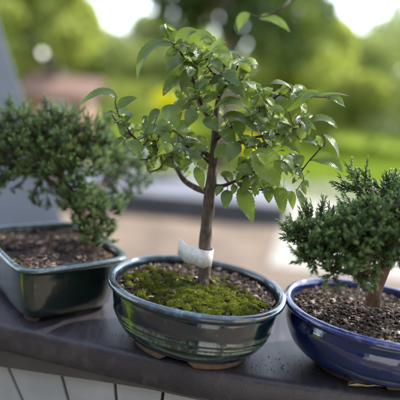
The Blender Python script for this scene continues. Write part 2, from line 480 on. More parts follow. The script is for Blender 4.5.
def juniper_crown(root, blobs, nl, seedv, dens, twig_mb, tl=(.010, .020), up=.55):
    """blobs: (u,v,d,r_px) ; twigs radiate out of and above each pad"""
    rs = np.random.RandomState(seedv)
    B_, D_, L_, R_, T_ = [], [], [], [], []
    for (u, v, d, r) in blobs:
        c = P(u, v, d); rm = r * d / F
        n = int(dens * r * r / 400)
        for _ in range(n):
            q = rs.normal(size=3); q /= np.linalg.norm(q)
            rad = rm * rs.uniform(.25, .95) ** .6
            o = np.array(c) + q * rad * np.array([1, 1, .8])
            dr = q * rs.uniform(.5, 1.0) + np.array([0, -.10, up]) + rs.normal(size=3) * .35
            dr /= np.linalg.norm(dr)
            L = rs.uniform(*tl); side = rs.normal(size=3); side -= dr * side.dot(dr); side /= np.linalg.norm(side)
            shoots = [(o, dr, L)]
            for kk in range(rs.randint(1, 4)):
                a = rs.uniform(0, 6.28); w = np.cross(dr, side)
                d2 = dr * .8 + (side * math.cos(a) + w * math.sin(a)) * .75; d2 /= np.linalg.norm(d2)
                shoots.append((o + dr * L * rs.uniform(.2, .7), d2, L * rs.uniform(.35, .6)))
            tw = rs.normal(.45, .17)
            for (so, sd, sl) in shoots:
                s1 = np.cross(sd, [0.3, .2, .9]); s1 /= np.linalg.norm(s1) + 1e-9; s2 = np.cross(sd, s1)
                curve = np.array([0, 0, .25]) * sl
                nn = max(6, int(sl / .0008)); 
                for j in range(nn):
                    t = (j + .5) / nn
                    a = j * 2.4 + rs.uniform(-.3, .3)
                    rad_d = s1 * math.cos(a) + s2 * math.sin(a)
                    spread = .80 - .58 * t
                    nd = sd * (1 - spread * .55) + rad_d * spread; nd /= np.linalg.norm(nd)
                    B_.append(so + sd * sl * t + curve * t * t); D_.append(nd)
                    L_.append(nl * rs.uniform(.7, 1.15) * (1 - .25 * t)); R_.append(nl * rs.uniform(.075, .11))
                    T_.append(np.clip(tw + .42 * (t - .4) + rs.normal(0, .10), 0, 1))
                twig_mb.tube([so - sd * .003, so + sd * sl * .5 + curve * .25, so + sd * sl * .95 + curve * .9], [.0006, .0005, .0003], 4, cap=False)
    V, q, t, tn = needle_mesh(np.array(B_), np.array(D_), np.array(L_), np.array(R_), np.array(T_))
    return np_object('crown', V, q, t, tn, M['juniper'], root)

# ================================================================== RAILING
rail = empty('porch_railing', (0, .45, -1.25), 'dark purple-grey painted porch railing with a flat cap carrying the three bonsai', 'railing')
edge_px = [(0, 324), (100, 347), (200, 369), (300, 386), (400, 399)]
E = [Pz(u, v, 0) for u, v in edge_px]
d0 = (E[0] - E[1]).normalized(); d1 = (E[4] - E[3]).normalized()
E = [E[0] + d0 * 1.3, E[0] + d0 * .5] + E + [E[4] + d1 * .4, E[4] + d1 * 1.1]
E = [Vector(p) for p in catmull([tuple(p) for p in E], 6)]
_e = (E[-8] - E[8]).normalized(); nb = Vector((-_e.y, _e.x, 0)).normalized(); W_ = .205; TH = .031
prof = [(.0, -TH + .003), (.0, -.006), (.0006, -.0035), (.0022, -.0014), (.005, -.0003), (.009, 0), (W_ - .006, 0), (W_, -.005), (W_, -TH), (.003, -TH)]
m = MB(); vs = []; n = len(prof)
for p in E:
    for (o_, z) in prof: vs.append(p + nb * o_ + Vector((0, 0, z)))
fs = [(i*n+k, (i+1)*n+k, (i+1)*n+(k+1) % n, i*n+(k+1) % n) for i in range(len(E)-1) for k in range(n)]
fs += [tuple(range(n)), tuple((len(E)-1)*n + k for k in range(n))[::-1]]
m.add(vs, fs)
m.build('cap_rail', M['rail'], rail)
# lower trim board under the cap, set back 4 mm, a little out of parallel
m = MB(); vs = []
def lerp_px(x, tab):
    for (a, b), (c, d) in zip(tab, tab[1:]):
        if x <= c or (c, d) == tab[-1]: return b + (d - b) * (x - a) / (c - a)
def project(p):
    q = p - CAM; dd = q.dot(FW); return 200 + F * q.dot(RT) / dd, 200 - F * q.dot(UP) / dd, dd
bot_tab = [(-300, 330), (0, 368), (100, 382), (200, 397), (400, 425)]
cut = []
for p in E:
    top = p + nb * .004 + Vector((0, 0, -TH - .001))
    u, v, d = project(top)
    vb = max(lerp_px(u, bot_tab), v + 3) if -300 < u < 420 else v + 12
    low = top + Vector((0, 0, -(vb - v) * d / F / math.cos(PITCH)))
    if u < -300 or u > 420: low = top + Vector((0, 0, -.02))
    cut.append(low)
    for q in (top, low, low + nb * .03, top + nb * .03): vs.append(q)
fs = [(i*4+k, i*4+4+k, i*4+4+(k+1) % 4, i*4+(k+1) % 4) for i in range(len(E)-1) for k in range(4)] + [(0,1,2,3), tuple((len(E)-1)*4+k for k in (3,2,1,0))]
m.add(vs, fs); m.build('trim_board', M['apron'], rail, smooth=False)
# pale boards under the trim, slightly fanned, with dark gaps
cutp = sorted([(project(p)[0], p) for p in cut if -420 < project(p)[0] < 640], key=lambda q: q[0])
def on_cut(x):
    for (a, p), (b, q) in zip(cutp, cutp[1:]):
        if a <= x <= b: return p.lerp(q, (x - a) / (b - a))
    return cutp[-1][1] if x > cutp[-1][0] else cutp[0][1]
def lean_at(x): return .62 - .62 * (min(max(x, 0), 200) / 162) if x < 162 else -.02
def brd(x0, x1):
    m = MB(); a = []
    for (x, s_) in ((x0 + 1.7, lean_at(x0)), (x1 - 1.7, lean_at(x1))):
        t0 = on_cut(x) + nb * .007 + Vector((0, 0, .002))
        b0 = t0 + (Vector((0, 0, -1)) + _e * s_ * .8) * .30
        a += [t0, b0]
    th = nb * .010
    m.add([a[0], a[2], a[3], a[1], a[0] + th, a[2] + th, a[3] + th, a[1] + th], [(0,3,2,1),(4,5,6,7),(0,1,5,4),(1,2,6,5),(2,3,7,6),(3,0,4,7)])
    m.build('board', M['board'], rail, smooth=False)
gaps_top = [-170, -110, -52, 2, 57, 112, 162, 214, 268, 325, 385, 450]
for a, b in zip(gaps_top, gaps_top[1:]): brd(a, b)
pA = E[0] + nb * .05; pB = E[-1] + nb * .05
m = MB(); lo = Vector((0, 0, -1.25))
m.add([pA + Vector((0,0,-.034)), pB + Vector((0,0,-.034)), pB + lo, pA + lo] + [q + nb * .08 for q in (pA + Vector((0,0,-.034)), pB + Vector((0,0,-.034)), pB + lo, pA + lo)],
      [(0,1,2,3),(7,6,5,4),(0,4,5,1),(1,5,6,2),(2,6,7,3),(3,7,4,0)])
m.build('backing_panel', M['gap'], rail, smooth=False)

# ================================================================== CENTRE BONSAI
Y1 = R(-16); H1 = .068; _c = Pz(197, 281.5, H1); C1 = (_c.x, _c.y); A1, B1 = .0890, .0745
b1 = empty('bonsai_tree', (C1[0], C1[1], 0), 'broad-leaved bonsai with white tape round its trunk in a dark teal oval pot', 'bonsai')
prof1 = [(-.0300, .0060), (-.0265, .0080), (-.0220, .0115), (-.0175, .0165), (-.0140, .0215), (-.0118, .0255), (-.0110, .0270), (-.0119, .0282), (-.0098, .0296), (-.0090, .0314), (-.0100, .0328), (-.0084, .0342), (-.0072, .0360), (-.0079, .0376),
         (-.0068, .0420), (-.0060, .0480), (-.0054, .0540), (-.0050, .0575), (-.0054, .0592), (-.0024, .0606), (-.0002, .0626), (.0005, .0650), (-.0006, .0671), (-.0028, .0681), (-.0055, .0678), (-.0070, .0662), (-.0076, .0640), (-.0080, .0590), (-.012, .040)]
g1 = glaze('teal_glaze', [(.28, (.001, .003, .009)), (.45, (.002, .008, .018)), (.60, (.002, .018, .022)), (.75, (.003, .010, .044))],
           [(.06, .035, .03), (.03, .07, .10), (.16, .24, .30)], streak=[(.0285, .0045, .9), (.0365, .0035, .8), (.0190, .003, .4)], zr=(0, H1))
p1 = pot(b1, *C1, Y1, A1, B1, 2.15, prof1, g1, [(-80, -5), (5, 78), (102, 175), (185, 262)], .0062)
soil_bed(b1, *C1, Y1, A1 - .0085, B1 - .0085, 2.15, .0590, .004, 1300, M['chips'], .0035, 3)
# moss
def in_pot(u_, v_, C, yaw, A, B):
    return C[0] + u_ * A * math.cos(yaw) - v_ * B * math.sin(yaw), C[1] + u_ * A * math.sin(yaw) + v_ * B * math.cos(yaw)
rs = np.random.RandomState(11)
B_, D_, L_, R_, T_ = [], [], [], [], []
cent = []
for (mu, mv, sp, k) in ((.35, -.45, .36, 240), (.05, -.45, .36, 180), (-.40, -.30, .38, 150), (.55, -.15, .26, 60), (.05, -.10, .34, 80), (-.50, .15, .30, 45), (.2, .25, .3, 20), (.07, .02, .09, 34)):
    for _ in range(k):
        a, b = rs.normal(mu, sp * .6), rs.normal(mv, sp * .6)
        if a * a + b * b < .70: cent.append((a, b, rs.uniform(.0014, .0042), np.clip(rs.normal(.40 + .18 * (a > 0), .26), 0, 1)))
for (a, b, r, tb) in cent:
    cx, cy = in_pot(a, b, C1, Y1, A1, B1)
    hz = .0600 + .004 * (1 - a*a - b*b)
    for _ in range(int(230 * (r / .005) ** 2)):
        q = rs.normal(size=3); q[2] = abs(q[2]); q /= np.linalg.norm(q)
        nd = q + np.array([0, 0, .5]) + rs.normal(size=3) * .3; nd /= np.linalg.norm(nd)
        B_.append(np.array([cx, cy, hz]) + q * r * np.array([1, 1, .6]) * rs.uniform(.5, 1.1)); D_.append(nd)
        L_.append(rs.uniform(.0006, .0019)); R_.append(.00018); T_.append(np.clip(tb + rs.normal(0, .2), 0, 1))
V, q, t, tn = needle_mesh(np.array(B_), np.array(D_), np.array(L_), np.array(R_), np.array(T_))
mm = MB()
for (a, b, r, tb) in cent:
    cx, cy = in_pot(a, b, C1, Y1, A1, B1); hz = .0600 + .004 * (1 - a*a - b*b)
    vs = []; 
    for j in range(4):
        el = j / 3 * math.pi / 2
        for k in range(10):
            an = k * .628; vs.append((cx + r*.9*math.cos(el)*math.cos(an), cy + r*.9*math.cos(el)*math.sin(an), hz + r*.5*math.sin(el)))
    mm.add(vs, [(j*10+k, j*10+(k+1) % 10, j*10+10+(k+1) % 10, j*10+10+k) for j in range(3) for k in range(10)], tb * .5)
n0 = len(V); V2 = np.array(mm.v); q2 = np.array(mm.f) + n0
np_object('moss', np.concatenate([V, V2]), np.concatenate([q, q2]), t, np.concatenate([tn, np.array(mm.t)]), M['moss'], b1, label='bright yellow-green moss cushions round the foot of the trunk')

pxm = lambda r, d: r * d / F
def limb(mb, pts, sides=8, n=5, jit=.12):
    """pts: (u, v, d, r_px)"""
    c = catmull(pts, n)
    mb.tube([P(q[0], q[1], q[2]) for q in c], [max(pxm(q[3], q[2]), .00025) for q in c], sides, jitter=jit)
    return c
D1 = .503
trunk = MB()
limb(trunk, [(203.5, 287, D1, 8.6), (204, 279, D1, 6.6), (204.5, 268, D1, 6.1), (204.8, 255, D1, 6.0), (205.5, 240, D1, 5.9), (207.5, 215, D1, 5.7), (209.5, 195, D1, 5.9), (212, 175, D1, 4.7), (214, 155, D1, 4.6), (215.5, 130, D1+.003, 3.6), (217, 108, D1+.005, 2.8), (221, 86, D1+.004, 2.2), (224, 66, D1+.002, 1.8), (225, 49, D1, 1.7)], 16, 8, .25)
# roots flaring into the soil
for (du, dv, dd) in ((-10, 281, -.004), (10, 281, -.003), (2, 284, -.008)):
    limb(trunk, [(204, 279, D1, 3.0), (204 + du * .5, (272 + dv) / 2 + 3, D1 + dd * .6, 2.6), (204 + du, dv + 3, D1 + dd, 1.2)], 8, 4)
trunk.build('trunk', M['bark'], b1)

limbs = [
 [(208,192,D1,4.0),(196,188,D1+.006,3.2),(185,181,D1+.012,2.7),(177,169,D1+.012,2.3),(169,155,D1+.008,2.0),(158,148,D1+.004,1.7),(143,145,D1,1.5),(133,136,D1-.003,1.3),(122,120,D1-.006,1.1),(117,110,D1-.006,.9),(115,101,D1-.006,.7)],
 [(133,136,D1-.003,1.1),(124,130,D1-.004,1.0),(116,121,D1-.004,.9),(112,114,D1-.004,.6)],
 [(213,160,D1,3.0),(200,150,D1-.006,2.1),(186,146,D1-.012,1.7),(170,147,D1-.016,1.4),(157,142,D1-.018,1.1),(149,135,D1-.018,.8)],
 [(215.5,128,D1,2.4),(205,112,D1-.004,1.9),(198,94,D1-.006,1.5),(192,76,D1-.008,1.3),(186,62,D1-.010,1.1),(178,49,D1-.011,1.0),(171,42,D1-.011,.7),(164,37,D1-.011,.5)],
 [(186,62,D1-.010,1.0),(190,50,D1-.010,.8),(196,42,D1-.010,.5)],
 [(215,140,D1,2.8),(230,129,D1-.004,2.1),(247,119,D1-.008,1.9),(256,114,D1-.010,1.8),(263,109,D1-.010,1.7),(268,103,D1-.011,1.5),(273,99,D1-.012,1.4),(281,93,D1-.012,1.2),(291,91,D1-.012,1.0),(300,94,D1-.012,.8),(318,97,D1-.012,.6),(340,96,D1-.012,.5)],
 [(214,155,D1,2.6),(230,146,D1-.010,1.8),(246,140,D1-.016,1.4),(262,136,D1-.020,1.2),(280,134,D1-.022,1.0),(296,128,D1-.022,.8),(308,120,D1-.022,.6)],
 [(211,186,D1,3.2),(222,186,D1-.004,2.1),(236,181,D1-.010,1.6),(250,173,D1-.016,1.3),(268,164,D1-.020,1.1),(285,160,D1-.022,.9),(300,170,D1-.022,.7),(304,180,D1-.022,.5)],
 [(300,173,D1-.022,.7),(309,161,D1-.022,.7),(318,151,D1-.022,.6),(325,143,D1-.022,.5),(322,134,D1-.022,.4)],
 [(262,136,D1-.020,1.0),(266,148,D1-.024,.8),(262,152,D1-.028,.6)],
 [(219,96,D1,1.8),(228,84,D1-.004,1.3),(236,76,D1-.006,1.0),(246,84,D1-.006,.8),(252,92,D1-.006,.5)],
 [(221,88,D1,1.4),(230,76,D1+.004,1.0),(238,66,D1+.004,.8),(243,60,D1+.004,.5)],
 [(223,72,D1,1.2),(217,58,D1,.9),(213,46,D1,.6)],
 [(222,82,D1,1.6),(212,72,D1-.008,1.1),(205,62,D1-.010,.8),(208,50,D1-.010,.5)],
 [(158,148,D1+.004,1.3),(150,158,D1+.002,.9),(140,160,D1,.6)],
 [(169,155,D1+.008,1.4),(160,168,D1+.012,1.0),(150,172,D1+.012,.6)],
 [(236,181,D1-.010,1.3),(246,188,D1-.012,1.0),(262,190,D1-.014,.8),(276,190,D1-.016,.5)],
 [(213,150,D1,2.2),(222,132,D1+.012,1.6),(238,120,D1+.022,1.2),(262,128,D1+.028,.9),(284,120,D1+.03,.6)],
 [(212,165,D1,2.2),(196,150,D1+.016,1.5),(176,132,D1+.024,1.1),(156,126,D1+.026,.8),(140,130,D1+.026,.5)],
 [(216,125,D1,2.0),(206,105,D1+.014,1.4),(192,98,D1+.02,1.0),(178,104,D1+.02,.6)],
]
crown_pts = []
for L in limbs:
    mb = MB(); c = limb(mb, L, 8, 5, .2)
    mb.build('branch', M['bark_twig'] if L[0][3] < 3.5 else M['bark'], b1)
    crown_pts.append(c)

LV = MB(); ST = MB()
def hero(bu, bv, tu, tv, w, tone, mu=None, mv=None, d=D1 - .018, dd=0.0, face=(0, -.55, .85), fold=.25, arch=.12, droop=0):
    """a leaf from pixel base to pixel tip; mid point optional; dd = tip depth change"""
    if mu is None: mu, mv = (bu + tu) / 2, (bv + tv) / 2 - arch * math.hypot(tu - bu, tv - bv)
    add_leaf(LV, P(bu, bv, d), P(mu, mv, d + dd * .5 - .002), P(tu, tv, d + dd), pxm(w, d), face, tone, fold)
    # petiole to the nearest twig
    b = P(bu, bv, d); best = None
    for c in crown_pts:
        for q in c:
            e = (P(q[0], q[1], q[2]) - b).length
            if best is None or e < best[0]: best = (e, P(q[0], q[1], q[2]))
    if best[0] < .03:
        mid_ = (b + best[1]) * .5 + Vector((0, 0, -.001))
        ST.tube([best[1], mid_, b + (P(mu, mv, d) - b) * .1], [.0006, .00045, .0004], 5, cap=False)
N_ = (0, -.8, .6); TOP = (0, -.35, .95); SIDE = (.5, -.8, .3); SIDEL = (-.5, -.8, .3)
heroes = [
 (176,42,160,26,15,.50,None,None,N_), (175,44,197,31,14,.25,None,None,N_), (190,49,214,41,16,.30,201,37,N_), (174,46,137,82,15,.42,149,50,SIDEL),
 (171,42,156,50,7,.45,161,42,SIDEL), (184,62,167,73,13,.15,174,62,N_), (186,61,196,78,15,.18,None,None,N_), (179,76,163,96,12,.20,170,84,N_),
 (190,70,182,93,14,.15,None,None,N_), (192,66,211,66,14,.3,None,None,TOP), (212,52,232,58,12,.55,None,None,N_), (208,50,226,42,11,.6,None,None,N_),
 (117,99,78,107,12,.30,101,92,TOP), (117,109,137,98,11,.22,126,101,N_), (114,112,103,116,6,.25,None,None,TOP),
 (164,106,177,129,23,.38,None,None,N_), (126,139,114,147,8,.4,None,None,N_), (129,142,140,159,13,.6,None,None,N_), (160,110,149,124,11,.2,None,None,N_),
 (132,116,121,126,8,.3,None,None,N_), (287,112,318,92,15,.40,300,98,SIDEL), (312,97,349,96,7,.35,330,94,TOP), (330,98,345,107,9,.28,None,None,N_),
 (304,124,338,129,14,.30,322,119,TOP), (292,89,270,84,11,.35,None,None,TOP), (275,94,261,89,9,.72,None,None,TOP), (311,160,343,172,15,.42,328,160,N_),
 (322,134,339,162,9,.32,334,144,SIDE), (258,148,279,187,29,.72,267,166,(-.1,-.9,.45)), (211,113,250,114,16,.38,231,102,TOP), (206,92,236,93,14,.55,220,82,TOP),
 (222,117,257,132,17,.20,240,118,TOP), (294,154,297,172,17,.22,None,None,N_), (279,187,283,216,14,.50,None,None,N_), (296,189,309,227,9,.45,303,204,SIDE),
 (240,188,253,223,17,.66,246,203,N_), (228,190,225,209,12,.30,None,None,N_), (196,167,203,190,11,.85,None,None,N_), (257,176,255,197,13,.5,None,None,N_),
 (268,186,269,203,11,.42,None,None,N_), (290,191,293,210,9,.72,None,None,N_), (298,178,292,184,5,.3,None,None,N_), (303,181,309,188,6,.3,None,None,N_),
 (304,176,310,172,5,.35,None,None,N_), (301,184,306,195,6,.5,None,None,N_), (292,168,303,180,7,.35,None,None,N_),
 (238,120,240,138,13,.3,None,None,N_), (250,119,262,131,13,.25,None,None,N_), (262,108,273,121,13,.25,None,None,N_), (280,122,290,140,16,.22,None,None,N_),
 (297,130,281,148,15,.28,None,None,N_), (300,118,309,135,13,.3,None,None,N_), (300,140,318,146,12,.35,None,None,TOP), (285,140,300,155,14,.5,None,None,N_),
 (225,70,238,86,14,.3,None,None,N_), (236,76,252,70,10,.3,None,None,N_), (228,84,245,98,15,.28,None,None,N_), (240,82,258,92,13,.4,None,None,TOP),
 (218,95,204,104,13,.45,None,None,N_), (200,92,186,88,13,.25,None,None,TOP), (195,84,210,94,13,.35,None,None,N_), (190,100,176,112,14,.25,None,None,N_),
 (222,75,209,66,12,.45,None,None,N_), (196,78,214,80,13,.2,None,None,TOP), (205,62,190,52,12,.22,None,None,N_), (212,60,222,72,12,.35,None,None,N_),
 (195,110,187,128,14,.35,None,None,N_), (205,118,218,132,15,.3,None,None,N_), (220,128,236,146,16,.42,None,None,N_), (238,142,228,162,16,.36,None,None,N_),
 (245,140,262,150,15,.5,None,None,TOP), (230,150,214,158,14,.45,None,None,N_), (240,160,252,176,15,.4,None,None,N_), (256,158,246,176,13,.35,None,None,N_),
 (186,146,178,162,14,.3,None,None,N_), (176,146,164,158,13,.4,None,None,N_), (170,146,160,134,12,.3,None,None,N_), (157,142,146,134,11,.35,None,None,N_),
 (152,136,142,124,13,.22,None,None,N_), (143,145,134,156,11,.6,None,None,N_), (158,142,152,158,11,.35,None,None,N_), (200,148,190,160,13,.4,None,None,N_),
 (270,163,284,158,12,.45,None,None,TOP), (285,160,292,174,12,.5,None,None,N_), (262,190,272,178,10,.4,None,None,N_), (222,186,216,196,8,.4,None,None,N_),
 (205,170,196,160,10,.7,None,None,N_), (186,135,196,146,12,.5,None,None,N_), (225,108,240,100,13,.3,None,None,TOP), (262,106,250,98,11,.6,None,None,N_),
]
hrnd = random.Random(5)
for h in heroes:
    bu, bv, tu, tv, w, tone, mu, mv, face = h
    f = Vector(face) + Vector((hrnd.gauss(0, .16), hrnd.gauss(0, .12), hrnd.gauss(0, .12)))
    big = w > 20
    dep = D1 - .020 + hrnd.uniform(-.008, .010) - (.018 if big else 0)
    hero(bu, bv, tu, tv, w * 1.04, min(1, max(0, tone * .95 + hrnd.gauss(0, .05))), mu, mv, d=dep, dd=hrnd.uniform(-.012, .004), face=f, fold=hrnd.uniform(.12, .4), arch=hrnd.uniform(.06, .2))
# smaller leaves alternate along every twig
frnd = random.Random(21)
def outside(u, v):
    if v < 60: return not (166 < u < 236)
    if v < 86: return not (160 < u < 262)
    if v < 112: return not (140 < u < 312)
    if v < 150: return not (118 < u < 318)
    if v < 175: return not (145 < u < 300) 
    if v < 200: return not (225 < u < 296)
    return True
for ci, c in enumerate(crown_pts):
    n = len(c)
    for i in range(int(n * .22), n):
        for rep in range(2 if frnd.random() < .75 else 1):
            q = c[i]; L = frnd.uniform(8.5, 18.5); a = frnd.uniform(0, 2 * math.pi)
            jd = frnd.gauss(0, .016)
            bu = q[0] + frnd.gauss(0, 3.5); bv = q[1] + frnd.gauss(0, 3.5)
            tu = bu + L * math.cos(a); tv = bv + L * (math.sin(a) * .8 + .12)
            if outside((bu+tu)/2, (bv+tv)/2) or outside(tu, tv): continue
            f = Vector((frnd.gauss(0, .45), -.6 + frnd.gauss(0, .3), .7 + frnd.gauss(0, .3)))
            t = min(1, max(0, frnd.gauss(.36, .28)))
            if frnd.random() < .16: t = frnd.uniform(.7, 1)
            hero(bu, bv, tu, tv, L * frnd.uniform(.5, .72), t, d=q[2] + .004 + jd, dd=frnd.gauss(0, .010), face=f, fold=frnd.uniform(.1, .5), arch=frnd.uniform(.03, .25))
ST.build('petioles', M['bark_twig'], b1).name = 'leaf_stalk'
LV.build('crown', M['leaf'], b1)
# white tape round the trunk with its loose end
m = MB()
def band(pts, h, th, tone=.5):
    vs = []
    for (p, s) in pts:
        for dz in (-h / 2, h / 2):
            for w in (0, th): vs.append(Vector(p) + Vector(s) * w + Vector((0, 0, dz)))
    fs = []
    for i in range(len(pts) - 1):
        a = i * 4; b = a + 4
        fs += [(a, b, b+2, a+2), (a+1, a+3, b+3, b+1), (a, a+1, b+1, b), (a+2, b+2, b+3, a+3)]
    e = (len(pts)-1)*4; fs += [(0, 2, 3, 1), (e, e+1, e+3, e+2)]
    m.add(vs, fs)
ct = P(205, 257, D1); rt = pxm(7.2, D1)
pts = []
for k in range(0, 25):
    a = R(195 + k * 14)
    s = Vector((math.cos(a), math.sin(a), 0)); pts.append((ct + s * rt, s))
s = Vector((-.35, -.9, 0)).normalized()
pts.insert(0, (ct + Vector((-.0125, .003, -.0005)), s)); pts.insert(0, (ct + Vector((-.020, .011, -.0025)), s)); pts.insert(0, (ct + Vector((-.024, .024, -.0030)), s)); pts.insert(0, (ct + Vector((-.029, .036, -.0035)), s))
band(pts, .0180, .0005)
m.build('tape', M['tape'], b1, label='white tape wrapped round the trunk with a loose end')

# ================================================================== RIGHT BONSAI (blue pot, juniper)
Y2 = R(-12); _c = Pz(377, 308, .066); C2 = (_c.x, _c.y); A2, B2 = .0900, .0745
b2 = empty('bonsai_tree', (C2[0], C2[1], 0), 'low spreading juniper bonsai in the cobalt blue oval pot', 'bonsai')
prof2 = [(-.0400, .0056), (-.0355, .0070), (-.0280, .0105), (-.0205, .0155), (-.0145, .0215), (-.0100, .0280), (-.0070, .0350), (-.0050, .0420), (-.0042, .0480), (-.0050, .0530), (-.0068, .0555), (-.0070, .0568), (-.0036, .0580),
         (-.0006, .0600), (.0005, .0626), (-.0006, .0650), (-.0028, .0660), (-.0055, .0657), (-.0068, .0640), (-.0072, .0610), (-.0080, .056), (-.012, .040)]
g2 = glaze('cobalt_glaze', [(.25, (.002, .005, .040)), (.5, (.004, .014, .085)), (.75, (.010, .036, .17))], [(.012, .015, .10), (.03, .045, .20), (.22, .24, .38)], zr=(0, .066), rough=.03)
pot(b2, *C2, Y2, A2, B2, 2.1, prof2, g2, [(-74, -12), (12, 74), (100, 168), (192, 257)], .005)
soil_bed(b2, *C2, Y2, A2 - .0078, B2 - .0078, 2.1, .0570, .004, 3600, M['chips'], .0034, 5)
D2 = .452
tr = MB()
limb(tr, [(373, 306, D2, 9), (374, 298, D2, 7.4), (376, 287, D2, 6.3), (380, 276, D2, 5.9), (385, 264, D2, 5.6), (390, 250, D2, 5.0), (396, 236, D2, 4.3), (404, 220, D2, 3.5), (408, 200, D2, 2.6), (404, 186, D2, 1.6)], 14, 7, .4)
tr.build('trunk', M['bark_red'], b2)
jl = [[(381,274,D2,4),(370,272,D2-.008,3),(358,275,D2-.014,2.4),(345,272,D2-.018,1.8),(330,266,D2-.02,1.3),(312,256,D2-.02,.9)],
      [(388,258,D2,4),(372,248,D2-.012,2.8),(352,242,D2-.02,2),(330,236,D2-.022,1.4),(306,240,D2-.02,.9)],
      [(394,242,D2,3.5),(380,228,D2-.014,2.4),(362,220,D2-.02,1.6),(342,222,D2-.022,1)],
      [(402,224,D2,3),(392,206,D2-.012,2),(376,192,D2-.016,1.3),(364,188,D2-.016,.8)],
      [(396,240,D2,3.5),(420,232,D2-.008,2.6),(450,228,D2-.012,1.6)], [(404,215,D2,2.6),(425,200,D2+.004,1.8),(450,190,D2+.004,1)]]
for L in jl:
    mb = MB(); limb(mb, L, 8, 5, .3); mb.build('branch', M['bark_red'], b2)
twm = MB()
blobs2 = [(305,243,D2-.008,12),(316,232,D2-.012,17),(338,233,D2-.016,15),(320,252,D2-.022,13),(344,250,D2-.024,16),(362,238,D2-.026,20),(330,272,D2-.03,8),(347,268,D2-.026,9),
          (368,220,D2-.014,14),(384,226,D2-.022,22),(378,202,D2-.004,13),(362,188,D2,8),(398,203,D2-.004,16),(402,196,D2,8),(383,193,D2,8),(402,238,D2-.024,22),(412,212,D2-.010,24),
          (378,254,D2-.024,12),(425,236,D2-.010,26),(425,204,D2,20),(450,222,D2,26),(455,195,D2+.01,20),(400,216,D2+.03,22),(360,230,D2+.03,20),(430,225,D2+.04,24),(335,236,D2+.02,14),(308,256,D2-.016,8)]
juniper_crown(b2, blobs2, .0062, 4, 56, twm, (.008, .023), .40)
twm.build('leaf_stalk', M['bark_twig'], b2)
# small pale nursery tag hidden behind the lower pad
m = MB(); tp = P(362, 271, D2 + .004)
m.box((-.0065, -.0004, -.0125), (.0065, .0004, .0125), Matrix.Translation(tp) @ Matrix.Rotation(R(-8), 4, 'Z'))
m.box((-.001, -.0004, -.034), (.001, .0004, -.0125), Matrix.Translation(tp) @ Matrix.Rotation(R(-8), 4, 'Z'))
m.build('plant_tag', simple('beige_card', (.40, .34, .26), (.48, .42, .33), 60, .7, .1, .0003), b2, smooth=False, label='small blank beige tag stuck in the soil behind the foliage')

# ================================================================== LEFT BONSAI (green pot, juniper)
Y3 = R(39); A3, B3 = .064, .078
nc = Pz(20, 272, .066)
C3 = (nc.x + A3 * .97 * math.cos(Y3) - B3 * .97 * math.sin(Y3), nc.y + A3 * .97 * math.sin(Y3) + B3 * .97 * math.cos(Y3))
b3 = empty('bonsai_tree', (C3[0], C3[1], 0), 'dense rounded juniper bonsai in the dark green rectangular pot', 'bonsai')
prof3 = [(-.0170, .0050), (-.0150, .0062), (-.0130, .0090), (-.0112, .0200), (-.0095, .0330), (-.0080, .0470), (-.0068, .0560), (-.0062, .0585), (-.0026, .0598), (-.0002, .0614), (.0004, .0634), (-.0008, .0652), (-.003, .0660), (-.0055, .0656), (-.0068, .0638), (-.0074, .061), (-.0085, .054), (-.0125, .040)]
ch = Pz(41, 277, .048); 
g3 = glaze('forest_green_glaze', [(.28, (.002, .006, .005)), (.5, (.004, .012, .009)), (.72, (.007, .021, .014))], [(.03, .05, .06), (.06, .11, .12), (.20, .27, .30)],
           patch=(0, 0, 0, .001), zr=(0, .066), rough=.14)
# tan reflection near the front corner, painted into the glaze colour
_pw = P(42, 281, .527)
for nd in g3.node_tree.nodes:
    if nd.type == 'VECT_MATH' and nd.operation == 'DISTANCE': nd.inputs[1].default_value = (_pw.x - C3[0], _pw.y - C3[1], _pw.z)
    if nd.type == 'MATH' and nd.operation == 'LESS_THAN': nd.inputs[1].default_value = .0085
pot(b3, *C3, Y3, A3, B3, 6.0, prof3, g3, [(22, 62), (118, 158), (204, 244), (298, 338)], .0052)
soil_bed(b3, *C3, Y3, A3 - .0078, B3 - .0078, 6.0, .0560, .003, 3600, M['chips2'], .0042, 8)
D3 = .590
tr = MB()
limb(tr, [(88, 250, D3+.01, 8), (88, 240, D3+.01, 6.5), (84, 222, D3+.012, 5.6), (76, 205, D3+.014, 5), (66, 190, D3+.012, 4.5), (60, 172, D3+.008, 4), (58, 152, D3+.008, 3), (62, 132, D3+.008, 2)], 12, 6, .4)
tr.build('trunk', M['bark_red'], b3)
jl3 = [[(66,190,D3+.01,3.5),(48,180,D3,2.6),(34,168,D3-.006,2),(16,160,D3-.01,1.3)],[(39,182,D3-.004,1.6),(36,190,D3-.006,1.2),(40,204,D3-.008,.8)],
       [(60,170,D3+.008,3.5),(40,145,D3,2.2),(18,130,D3,1.4)],[(60,160,D3+.008,3),(82,145,D3,2),(100,140,D3,1.2)],
       [(76,205,D3+.012,3.2),(96,190,D3+.03,2.4),(120,170,D3+.08,1.8),(135,165,D3+.10,1.2)],[(84,222,D3+.012,3),(92,215,D3-.01,2),(95,232,D3-.02,1.2)],
       [(60,175,D3+.008,3),(20,170,D3+.03,2),(-25,150,D3+.03,1.4)]]
for L in jl3:
    mb = MB(); limb(mb, L, 8, 5, .3); mb.build('branch', M['bark_red'], b3)
twm = MB()
